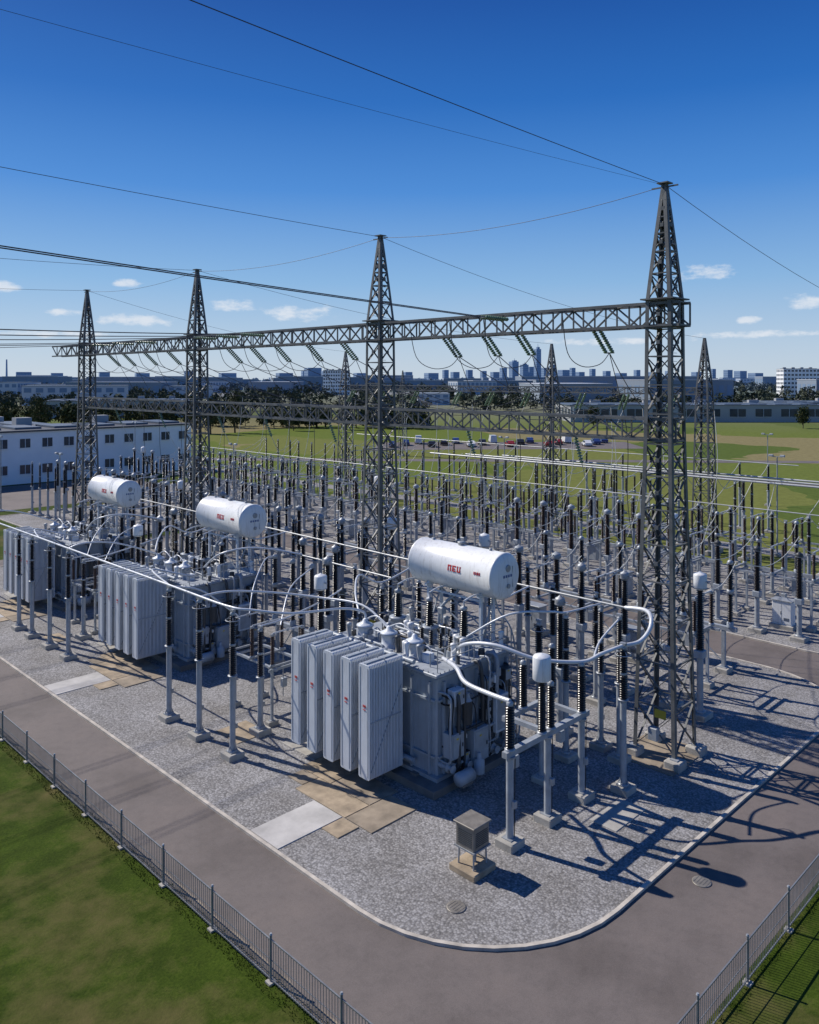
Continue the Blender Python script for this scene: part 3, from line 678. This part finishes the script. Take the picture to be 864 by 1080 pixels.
for i in range(9):
    z=rng.uniform(.7,4.1); x0=rng.uniform(.1,2.5); x1=x0+rng.uniform(.8,2); y=-.2-rng.uniform(0,.45)
    s.tube(crom([(x0,0,z),(x0+.05,y,z),(x1-.05,y,z+rng.uniform(-.2,.2)),(x1,0,z)],4),rng.choice((.02,.035,.06)),rng.choice(('dark_fitting','black_rubber','tank_paint')),6)
for i in range(16):
    s.bbox(rng.uniform(.2,4.4),-.3-rng.uniform(0,.25),rng.uniform(.7,4.2),rng.uniform(.12,.3),rng.uniform(.12,.3),rng.uniform(.12,.35),rng.choice(('dark_fitting','frame_grey','white_paint','tank_paint')),.02)
for x,z in ((.2,.9),(1.2,.75),(2.9,.8),(3.7,.7)):
    s.cyl((x,0,z),(x,-.45,z),.13,.13,'tank_paint',12); s.lathe((x,-.45,z),(0,-1,0),[(0,.2),(.05,.2),(.06,.1),(.2,.1),(.22,.16),(.25,.16)],'frame_grey',12)
s.cyl((1.3,-.45,2.3),(1.3,-.45,3.2),.2,.2,'dark_fitting',14); s.lathe((1.3,-.45,3.2),(0,0,1),[(0,.2),(.1,.12),(.3,.1)],'tank_paint',14); s.bar((1.3,-.45,2.4),(1.3,0,2.4),.1,.1,'frame_grey')
s.lathe((.1,-1.0,.62),(1,0,0),[(0,.05),(.05,.26),(.8,.26),(.85,.05)],'frame_grey',16); s.box(.5,-1.0,.42,.6,.4,.14,'concrete_dark')
s.lathe((1.5,-.9,.42),(0,0,1),[(0,.22),(.5,.22),(.55,.1),(.8,.08)],'tank_paint',14)
for i in range(14): s.bar((4.35,-.28,.6+i*.28),(4.35+.4,-.28,.6+i*.28),.025,.025,'galv_steel')
for x in (4.35,4.75): s.bar((x,-.28,.4),(x,-.28,5.3),.04,.04,'galv_steel')
SIDE=s.mesh('side_equipment')
tp=MB()
for y in (2.2,3.75,5.3):
    tp.lathe((1.0,y,4.44),(0,0,1),[(0,.42),(.05,.42),(.06,.33),(.55,.33),(.56,.38),(.62,.38),(.66,.3),(.74,.14),(.85,.1),(.9,.02)],'radiator_paint',20)
    tp.box(1.0,y-.36,4.8,.25,.12,.2,'frame_grey'); tp.lathe((1.0,y,5.0),(0,0,1),[(0,.39),(.03,.39)],'galv_steel',20)
for y in (1.0,3.0,5.0):
    tp.lathe((2.75,y,4.44),(0,0,1),[(0,.46),(.06,.46),(.07,.36),(.6,.34),(.62,.4),(.68,.4),(.7,.2)],'tank_paint',18)
    tp.ins((2.75,y,5.14),(2.75,y,6.2),.2,'porcelain',.085,14,.6,.8); tp.lathe((2.75,y,6.2),(0,0,1),[(0,.12),(.06,.16),(.14,.16),(.18,.04),(.4,.035)],'galv_steel',12)
for i in range(4):
    y=1.0+i*.55; tp.lathe((1.9,y,4.44),(0,0,1),[(0,.18),(.25,.16)],'tank_paint',12); tp.ins((1.9,y,4.69),(1.9,y,5.3),.11,'porcelain',.08,10); tp.cyl((1.9,y,5.3),(1.9,y,5.5),.03,.03,'galv_steel',8)
for _ in range(64):
    x=rng.uniform(.2,4.4); y=rng.uniform(.1,6.4); k=rng.random()
    if k<.35: tp.bbox(x,y,4.46+.1,rng.uniform(.12,.45),rng.uniform(.12,.4),rng.uniform(.2,.5),rng.choice(('radiator_paint','tank_paint','frame_grey','dark_fitting')),.02)
    elif k<.7: tp.lathe((x,y,4.44),(0,0,1),[(0,.16),(.04,.16),(.05,.1),(rng.uniform(.2,.6),.1),(.62,.13),(.68,.13),(.72,.03)],rng.choice(('frame_grey','galv_steel','white_paint','dark_fitting')),10)
    else: tp.tube([(x,y,4.44),(x,y,4.95),(x+.02,y,5.0)],.025,'galv_steel',6)
for _ in range(20):
    x=rng.uniform(.3,4.2); y=rng.uniform(.3,4.5); z=4.55+rng.uniform(0,.45); dy=rng.uniform(.8,2)
    tp.tube(crom([(x,y,4.45),(x,y+.08,z),(x,y+dy,z),(x+.3,y+dy+.12,z),(x+.6,y+dy+.1,4.46)],4),rng.choice((.025,.04,.06)),rng.choice(('frame_grey','pipe_white','black_rubber','tank_paint')),7)
tp.tube([(-.25,1.0,4.75),(-.25,6.4,4.75)],.1,'tank_paint',12); tp.tube([(-.25,1.0,.85),(-.25,6.4,.85)],.1,'tank_paint',12)
tp.tube(crom([(3.6,3.2,4.45),(3.6,3.2,5.4),(3.7,3.0,5.9),(4.1,2.7,6.3),(4.3,2.6,6.6)],5),.07,'tank_paint',10); tp.bbox(3.66,3.1,5.6,.3,.3,.3,'frame_grey',.03)
tp.tube(crom([(4.3,.6,6.7),(4.35,.4,6.0),(4.6,-.1,5.2),(4.75,-.3,3.5),(4.75,-.3,1.8)],5),.035,'galv_steel',7)
for (a,b_) in (((.1,.05),(4.5,.05)),((4.5,.05),(4.5,6.45)),):
    L=math.hypot(b_[0]-a[0],b_[1]-a[1]);n=int(L/1.1)
    for i in range(n+1):
        x=a[0]+(b_[0]-a[0])*i/n;y=a[1]+(b_[1]-a[1])*i/n; tp.bar((x,y,4.44),(x,y,5.35),.03,.03,'galv_steel')
    for z in (4.9,5.35): tp.bar((*a,z),(*b_,z),.03,.03,'galv_steel')
TOP=tp.mesh('top_equipment')
c=MB()
r=.98; L=4.95
c.lathe((4.3,0,7.55),(0,1,0),[(-.16,.02),(-.15,.35),(-.11,.66),(-.05,.86),(.0,.95),(.04,r),(.08,r+.02),(.1,r),(L-.1,r),(L-.06,r+.02),(L,.95),(L+.06,.84),(L+.12,.6),(L+.15,.3),(L+.16,.02)],'white_paint',40)
c.lathe((4.3,-.12,7.9),(0,-1,0),[(0,.16),(.05,.16),(.06,.13)],'galv_steel',16); c.lathe((4.3,-.16,7.15),(0,-1,0),[(0,.1),(.05,.1)],'galv_steel',12); c.box(4.62,-.13,7.5,.03,.04,.9,'galv_steel')
for k in range(4): c.box(4.02+k*.16,-.165,7.58,.1,.012,.11,'blue_mark')
c.lathe((4.3,2.5,8.48),(0,0,1),[(0,.14),(.14,.14),(.15,.18),(.19,.18),(.2,.05)],'galv_steel',14)
for y in (.8,4.2): c.lathe((4.3,y,8.5),(0,0,1),[(0,.07),(.12,.07),(.13,.03)],'galv_steel',10)
an=math.radians(172)
nx,nz=math.cos(an),math.sin(an)
def glyph(yc,pts):
    tx,tz=nz,-nx
    for (a,b_,q,e) in pts:
        base=Vector((4.3+nx*(r+.004),0,7.55+nz*(r+.004)))
        T=Vector((tx,0,tz)); vs=[]
        for k in (0.0,.012):
            for (yy,tt) in ((a,q),(b_,q),(b_,e),(a,e)): p=base+T*tt+Vector((nx,0,nz))*(k-0.001-tt*tt/(2*r)); vs.append((p.x,yc-yy,p.z))
        c.add(vs,[(0,1,2,3),(7,6,5,4),(0,4,5,1),(1,5,6,2),(2,6,7,3),(3,7,4,0)],'red_mark')
glyph(2.45,[(0,.06,-.13,.13),(.14,.2,-.13,.13),(.0,.2,.08,.13)])
glyph(2.18,[(0,.06,-.13,.13),(0,.2,.08,.13),(0,.2,-.13,-.08),(0,.16,-.03,.02)])
glyph(1.91,[(0,.06,-.13,.13),(0,.2,-.13,-.08),(.14,.2,-.13,.13)])
glyph(.95,[(0,.05,-.06,.06),(.1,.14,-.06,.06),(.19,.24,-.06,.06),(.29,.34,-.06,.06)])
CONS=c.mesh('conservator')
k=MB()
for y in (.9,4.0):
    for x in (3.75,4.6): k.bar((x,y,4.44),(x,y,6.75),.12,.12,'radiator_paint')
    k.bar((3.55,y,6.62),(4.95,y,6.62),.14,.12,'radiator_paint'); k.bar((3.75,y,4.6),(4.6,y,6.4),.06,.06,'frame_grey')
    k.box(4.3,y,6.75,1.1,.16,.22,'radiator_paint')
for x in (3.75,4.6): k.bar((x,.9,6.4),(x,4.0,6.4),.08,.08,'radiator_paint'); k.bar((x,.9,4.6),(x,4.0,6.3),.05,.05,'frame_grey')
CSUP=k.mesh('conservator_support')
for o in OFF:
    e=bpy.data.objects.new('power_transformer',None); e.location=(23.0,21.5+o,.02); COL.objects.link(e)
    for i in range(5): put(RAD,'radiator_%d'%(i+1),(-2.3,1.65+i*1.08,0),0,e)
    for me,nm in ((TANK,'tank'),(SIDE,'side_equipment'),(TOP,'top_equipment'),(CONS,'conservator'),(CSUP,'conservator_support')): put(me,nm,(0,0,0),0,e)

# ------------------------------------------------------------------ light masts
lm=MB(); foot(lm,0,0,.6); lm.cyl((0,0,.2),(0,0,9),.09,.05,'galv_steel',10); lm.bar((0,-.5,9),(0,.5,9),.06,.06,'galv_steel')
for y in (-.5,.5): lm.bbox(-.1,y,9.1,.25,.4,.18,'frame_grey',.03)
LM=lm.mesh('light_mast')
for (x,y) in ((47.5,74),(30,76),(75,28),(76,60),(104,40),(60,122),(34,104),(90,20),(79,14.5)): put(LM,'light_mast',(x,y,0))

# ------------------------------------------------------------------ buildings
def building(name,L,D,H,floors,wall,roof,win='window_glass',step=3.0,detail=True,wf=.62,hf=.46):
    mb=MB(); mb.box(L/2,D/2,H/2,L,D,H,wall); 
    mb.box(L/2,D/2,H+.05,L+.5,D+.5,.25,roof); fh=H/floors
    for (dx,n) in ((1,int(L/step)),(0,int(D/step))):
        for f in range(floors):
            z=f*fh+fh*.55
            LL=L if dx else D
            for i in range(n):
                a=(i+.5)*LL/n; w=LL/n*wf
                if dx: mb.box(a,-.03,z,w,.1,fh*hf,win); 
                else: mb.box(-.03,a,z,.1,w,fh*hf,win)
                if detail:
                    if dx: mb.box(a,-.09,z,.06,.06,fh*hf,'wall_white'); mb.box(a,-.1,z-fh*hf/2-.06,w+.1,.2,.08,'wall_white')
                    else: mb.box(-.09,a,z,.06,.06,fh*hf,'wall_white'); mb.box(-.1,a,z-fh*hf/2-.06,.2,w+.1,.08,'wall_white')
    if detail:
        for i in range(int(L/6)): mb.box(3+i*6,D*.4,H+.35,4.0,D*.5,.3,'roof_blue'); 
        for i in range(4): mb.box(L*.15+i*L*.22,D*.75,H+.9,2.5,2,1.4,'wall_grey')
    return mb.mesh(name)
put(building('office_building',60,16,8.0,2,'wall_white','roof_dark',step=3.2,wf=.45,hf=.34),'office_building',(14,129,0))
put(building('warehouse',40,25,6,1,'wall_grey','roof_blue',step=5),'warehouse',(30,175,0))
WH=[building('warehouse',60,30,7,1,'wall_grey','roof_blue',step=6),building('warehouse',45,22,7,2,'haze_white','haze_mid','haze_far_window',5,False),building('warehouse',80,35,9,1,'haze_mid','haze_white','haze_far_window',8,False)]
def putW(me,name,X,Y,rz,s=None): x,y,_=W(X,Y); put(me,name,(x,y,0),rz,None,s)
putW(WH[0],'warehouse',60,300,-.78,(1.6,1,.9)); putW(WH[0],'warehouse',150,330,-.75,(1.4,1,.9)); putW(WH[0],'warehouse',-150,330,-.6)
rr=random.Random(21)
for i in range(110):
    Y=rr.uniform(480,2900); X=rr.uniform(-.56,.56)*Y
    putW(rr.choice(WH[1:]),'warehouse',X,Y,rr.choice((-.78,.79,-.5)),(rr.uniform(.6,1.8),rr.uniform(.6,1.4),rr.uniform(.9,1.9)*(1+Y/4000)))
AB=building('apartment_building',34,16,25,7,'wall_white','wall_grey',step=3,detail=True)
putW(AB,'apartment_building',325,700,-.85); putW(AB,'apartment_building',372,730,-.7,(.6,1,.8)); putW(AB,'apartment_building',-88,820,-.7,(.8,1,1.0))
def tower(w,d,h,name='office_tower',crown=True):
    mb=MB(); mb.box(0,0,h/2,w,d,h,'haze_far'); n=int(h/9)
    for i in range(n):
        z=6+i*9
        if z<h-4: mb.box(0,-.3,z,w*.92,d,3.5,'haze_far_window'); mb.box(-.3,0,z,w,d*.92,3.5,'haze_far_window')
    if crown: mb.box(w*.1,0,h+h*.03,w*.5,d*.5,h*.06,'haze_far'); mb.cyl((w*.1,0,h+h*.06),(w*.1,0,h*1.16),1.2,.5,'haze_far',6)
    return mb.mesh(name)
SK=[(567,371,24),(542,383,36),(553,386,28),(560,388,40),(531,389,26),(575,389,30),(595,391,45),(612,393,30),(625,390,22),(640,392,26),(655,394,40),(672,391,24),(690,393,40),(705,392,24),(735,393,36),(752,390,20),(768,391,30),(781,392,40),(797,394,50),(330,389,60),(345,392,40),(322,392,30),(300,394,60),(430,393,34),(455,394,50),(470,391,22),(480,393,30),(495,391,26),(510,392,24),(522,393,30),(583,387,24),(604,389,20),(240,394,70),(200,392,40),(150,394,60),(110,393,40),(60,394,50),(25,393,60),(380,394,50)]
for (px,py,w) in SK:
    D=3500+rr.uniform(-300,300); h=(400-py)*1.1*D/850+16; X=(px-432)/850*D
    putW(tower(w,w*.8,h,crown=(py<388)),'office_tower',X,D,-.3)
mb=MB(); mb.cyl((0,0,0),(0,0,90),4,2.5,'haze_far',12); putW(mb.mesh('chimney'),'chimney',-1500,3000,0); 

# ------------------------------------------------------------------ vegetation
def belt(name,sd_,P0,P1,width,h,n,mat,leaf=1.0,per=60):
    mb=MB(); R_=random.Random(sd_); vs=[];fs=[]
    for _ in range(n):
        t_=R_.random(); X=P0[0]+(P1[0]-P0[0])*t_; Y=P0[1]+(P1[1]-P0[1])*t_+R_.uniform(-width/2,width/2)
        cx,cy,_z=W(X,Y); hh=h*R_.uniform(.55,1.15); rad=hh*R_.uniform(.28,.48)
        mb.cyl((cx,cy,0),(cx,cy,hh*.6),hh*.025,hh*.012,'bark',5,False)
        for _q in range(per):
            a=R_.uniform(0,6.283); e=R_.uniform(-.9,1); q=math.sqrt(1-min(1,e*e)); rd=rad*R_.uniform(.6,1.08)
            px=cx+rd*q*math.cos(a); py=cy+rd*q*math.sin(a); pz=hh*.58+e*hh*.42*R_.uniform(.8,1.05)
            if pz<.3: pz=.3
            s_=leaf*R_.uniform(.6,1.4); k_=len(vs)
            for _c in range(3): vs.append((px+R_.uniform(-s_,s_),py+R_.uniform(-s_,s_),pz+R_.uniform(-s_,s_)))
            fs.append((k_,k_+1,k_+2))
    mb.add(vs,fs,mat); put(mb.mesh(name),name)
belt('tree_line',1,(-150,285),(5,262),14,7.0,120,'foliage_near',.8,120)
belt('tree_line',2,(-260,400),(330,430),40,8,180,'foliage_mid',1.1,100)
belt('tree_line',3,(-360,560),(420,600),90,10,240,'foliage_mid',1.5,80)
belt('distant_forest',4,(-700,950),(700,1000),250,11,360,'foliage_far_haze',2.2,55)
belt('distant_forest',5,(-1300,1900),(1300,2000),400,12,360,'foliage_far_haze',4,40)
belt('distant_forest',6,(-2600,3200),(2600,3200),500,16,500,'foliage_horizon_haze',9,30)
def tree(seed,h,spread):
    R_=random.Random(seed); mb=MB()
    mb.tube(crom([(0,0,0),(.1,0,h*.3),(0,.1,h*.6),(.1,0,h*.92)],3),h*.02,'bark',7); vs=[];fs=[];tips=[]
    for i in range(16):
        z=h*(.22+.7*i/16); a=i*2.4; l=spread*h*(1-.75*abs(i/16-.3))*R_.uniform(.7,1.1)
        e=(l*math.cos(a),l*math.sin(a),z+l*.45); mb.tube([(0,0,z),(e[0]*.5,e[1]*.5,z+l*.15),e],h*.007,'bark',5); tips+= [e,(e[0]*.55,e[1]*.55,z+l*.3)]
    for tpt in tips:
        for _ in range(70):
            g=[R_.gauss(0,h*.055) for _q in range(3)]; s_=R_.uniform(.15,.42); k_=len(vs)
            for _c in range(3): vs.append((tpt[0]+g[0]+R_.uniform(-s_,s_),tpt[1]+g[1]+R_.uniform(-s_,s_),tpt[2]+g[2]+R_.uniform(-s_,s_)))
            fs.append((k_,k_+1,k_+2))
    mb.add(vs,fs,'foliage_near'); return mb.mesh('tree')
TR=[tree(1,11,.22),tree(2,7,.3),tree(3,13,.16)]
for (X,Y,i) in ((-58,235,0),(-52,240,2),(-63,238,2),(-118,235,1),(-110,240,0),(-36,250,1),(-20,255,1),(60,262,1),(128,262,1),(136,258,1)):
    x,y,_=W(X,Y); put(TR[i],'tree',(x,y,0),rr.uniform(0,6))

# ------------------------------------------------------------------ car park with cars
mb=MB(); 
pts=[W(-8,182,.016),W(55,186,.016),W(55,206,.016),W(-8,204,.016)]; mb.add(pts,[(0,1,2,3)],'asphalt_mat'); put(mb.mesh('parking_lot'),'parking_lot')
mb=MB(); pts=[W(-60,160,.020),W(150,150,.020),W(150,154,.020),W(-60,165,.020)]; mb.add(pts,[(0,1,2,3)],'asphalt_mat'); put(mb.mesh('road'),'road')
def car(col,van=False):
    mb=MB(); 
    pr=[(-2.1,.35),(2.1,.35),(2.15,.7),(1.9,.88),(.95,.98),(.4,1.42),(-1.1,1.45),(-1.85,1.0),(-2.15,.9)] if not van else [(-2.5,.4),(2.5,.4),(2.5,1.0),(2.0,1.2),(1.5,2.0),(-2.4,2.1),(-2.5,1.9)]
    n=len(pr); hw_=.86
    vs=[(x,-hw_*(1 if z<1 else .82),z) for x,z in pr]+[(x,hw_*(1 if z<1 else .82),z) for x,z in pr]
    mb.add(vs,[tuple(range(n)),tuple(reversed(range(n,2*n)))]+[((k_+1)%n,k_,k_+n,(k_+1)%n+n) for k_ in range(n)],col)
    if not van:
        for s_ in (-1,1): mb.add([(.85,s_*.875,1.0),(.35,s_*.775,1.36),(-1.05,s_*.775,1.38),(-1.6,s_*.875,1.02)],[(0,1,2,3)],'window_glass')
        mb.add([(.97,-.7,1.0),(.97,.7,1.0),(.45,.66,1.4),(.45,-.66,1.4)],[(0,1,2,3)],'window_glass')
    else:
        mb.add([(2.03,-.7,1.25),(2.03,.7,1.25),(1.56,.66,1.95),(1.56,-.66,1.95)],[(0,1,2,3)],'window_glass')
    for x in (-1.3,1.35):
        for s_ in (-1,1): mb.cyl((x,s_*.72,.32),(x,s_*.9,.32),.32,.32,'black_rubber',14)
    return mb.mesh('parked_van' if van else 'parked_car')
CARS=[car('car_white'),car('car_blue'),car('car_red'),car('car_dark')]; VAN=car('car_white',True)
for i in range(18):
    x,y,_=W(-4+i*3.1,190+(i%3)*5+i*.2)
    if i%6==2: put(VAN,'parked_van',(x,y,.01),.8)
    else: put(CARS[rr.randrange(4)],'parked_car',(x,y,.01),.8+rr.uniform(-.05,.05))
for i in range(8): put(CARS[rr.randrange(4)],'parked_car',(16+i*3.2,124.5,.01),1.57)

# ------------------------------------------------------------------ world
el=math.radians(43); az=math.atan2(-.269,.962)
w=bpy.data.worlds.new('World'); SC.world=w; w.use_nodes=True; nt=w.node_tree
bg=nt.nodes['Background']; sky=N(nt,'ShaderNodeTexSky',sky_type='NISHITA'); sky.sun_disc=False; sky.sun_elevation=el; sky.sun_rotation=az; sky.altitude=50; sky.air_density=1.0; sky.dust_density=0.4; sky.ozone_density=3.0
tc=N(nt,'ShaderNodeTexCoord'); D=tc.outputs['Generated']
def dot(vv):
    d=N(nt,'ShaderNodeVectorMath',operation='DOT_PRODUCT'); d.inputs[1].default_value=vv; nt.links.new(D,d.inputs[0]); return d.outputs['Value']
def M(op,a,b_=None,clamp=False):
    m_=N(nt,'ShaderNodeMath',operation=op); m_.use_clamp=clamp
    for i,q in enumerate((a,b_)):
        if q is None: continue
        if isinstance(q,(int,float)): m_.inputs[i].default_value=q
        else: nt.links.new(q,m_.inputs[i])
    return m_.outputs[0]
azn=M('ARCTAN2',dot((.70711,-.70711,0)),dot((.70711,.70711,0))); eln=M('ARCSINE',dot((0,0,1)))
best=None
for (px,py,wx,wy) in ((745,287,34,8),(848,318,22,8),(790,338,12,5),(245,322,30,7),(315,330,44,9),(135,299,14,5),(4,303,16,7),(145,338,45,7),(800,352,60,4),(60,352,60,4),(640,360,80,4),(70,330,20,4),(960,300,60,14)):
    a0=math.atan((px-432)/850); e0=math.atan((400-py)/850*math.cos(a0))
    dx=M('DIVIDE',M('SUBTRACT',azn,a0),wx/850); dy=M('DIVIDE',M('SUBTRACT',eln,e0),wy/850)
    q=M('SUBTRACT',1.0,M('ADD',M('MULTIPLY',dx,dx),M('MULTIPLY',dy,dy)))
    best=q if best is None else M('MAXIMUM',best,q)
cv=N(nt,'ShaderNodeCombineXYZ'); nt.links.new(azn,cv.inputs[0]); nt.links.new(M('MULTIPLY',eln,2.2),cv.inputs[1])
cn_=noise(nt,cv.outputs[0],42,6,0.62)
dens=M('ADD',M('MAXIMUM',best,-1.5),M('MULTIPLY',M('SUBTRACT',cn_.outputs['Fac'],.5),4.2))
cm=N(nt,'ShaderNodeMapRange',interpolation_type='SMOOTHSTEP'); cm.inputs['From Min'].default_value=.0; cm.inputs['From Max'].default_value=1.5; cm.inputs['To Max'].default_value=.75; nt.links.new(dens,cm.inputs['Value'])
S_=.09
def k_(c): return tuple(x/S_/12 for x in c)
rp=ramp(nt,M('DIVIDE',eln,math.radians(90),True),[(0.0,k_((.56,.66,.77))),(0.025,k_((.47,.61,.78))),(0.075,k_((.25,.47,.77))),(0.145,k_((.065,.26,.69))),(0.21,k_((.012,.145,.53))),(0.28,k_((.002,.080,.38))),(1.0,k_((.003,.06,.30)))])
up=N(nt,'ShaderNodeVectorMath',operation='SCALE'); up.inputs['Scale'].default_value=12.0; nt.links.new(rp.outputs[0],up.inputs[0])
base=mix(nt,0.88,sky.outputs[0],up.outputs[0])
colr=mix(nt,cm.outputs[0],base,(8.8,9.2,9.8))
nt.links.new(colr,bg.inputs['Color']); bg.inputs['Strength'].default_value=S_
# sun
sl=bpy.data.lights.new('sun','SUN'); sl.energy=5.0; sl.angle=math.radians(.5); sl.color=(1,.94,.86)
so=bpy.data.objects.new('sun',sl); COL.objects.link(so)
sd=Vector((-.269*math.cos(el),.962*math.cos(el),math.sin(el))); so.rotation_euler=sd.to_track_quat('Z','Y').to_euler(); so.location=(0,0,60)
# camera
cd=bpy.data.cameras.new('camera'); cam=bpy.data.objects.new('camera',cd); COL.objects.link(cam); SC.camera=cam
cd.sensor_fit='HORIZONTAL'; cd.sensor_width=36; cd.lens=36*850/864; cd.shift_y=-140/864; cd.clip_end=40000; cd.clip_start=.3
cam.location=(0,0,16); cam.rotation_euler=(math.radians(90),0,math.radians(-45))
SC.view_settings.view_transform='Standard'; SC.view_settings.look='None'; SC.view_settings.exposure=0
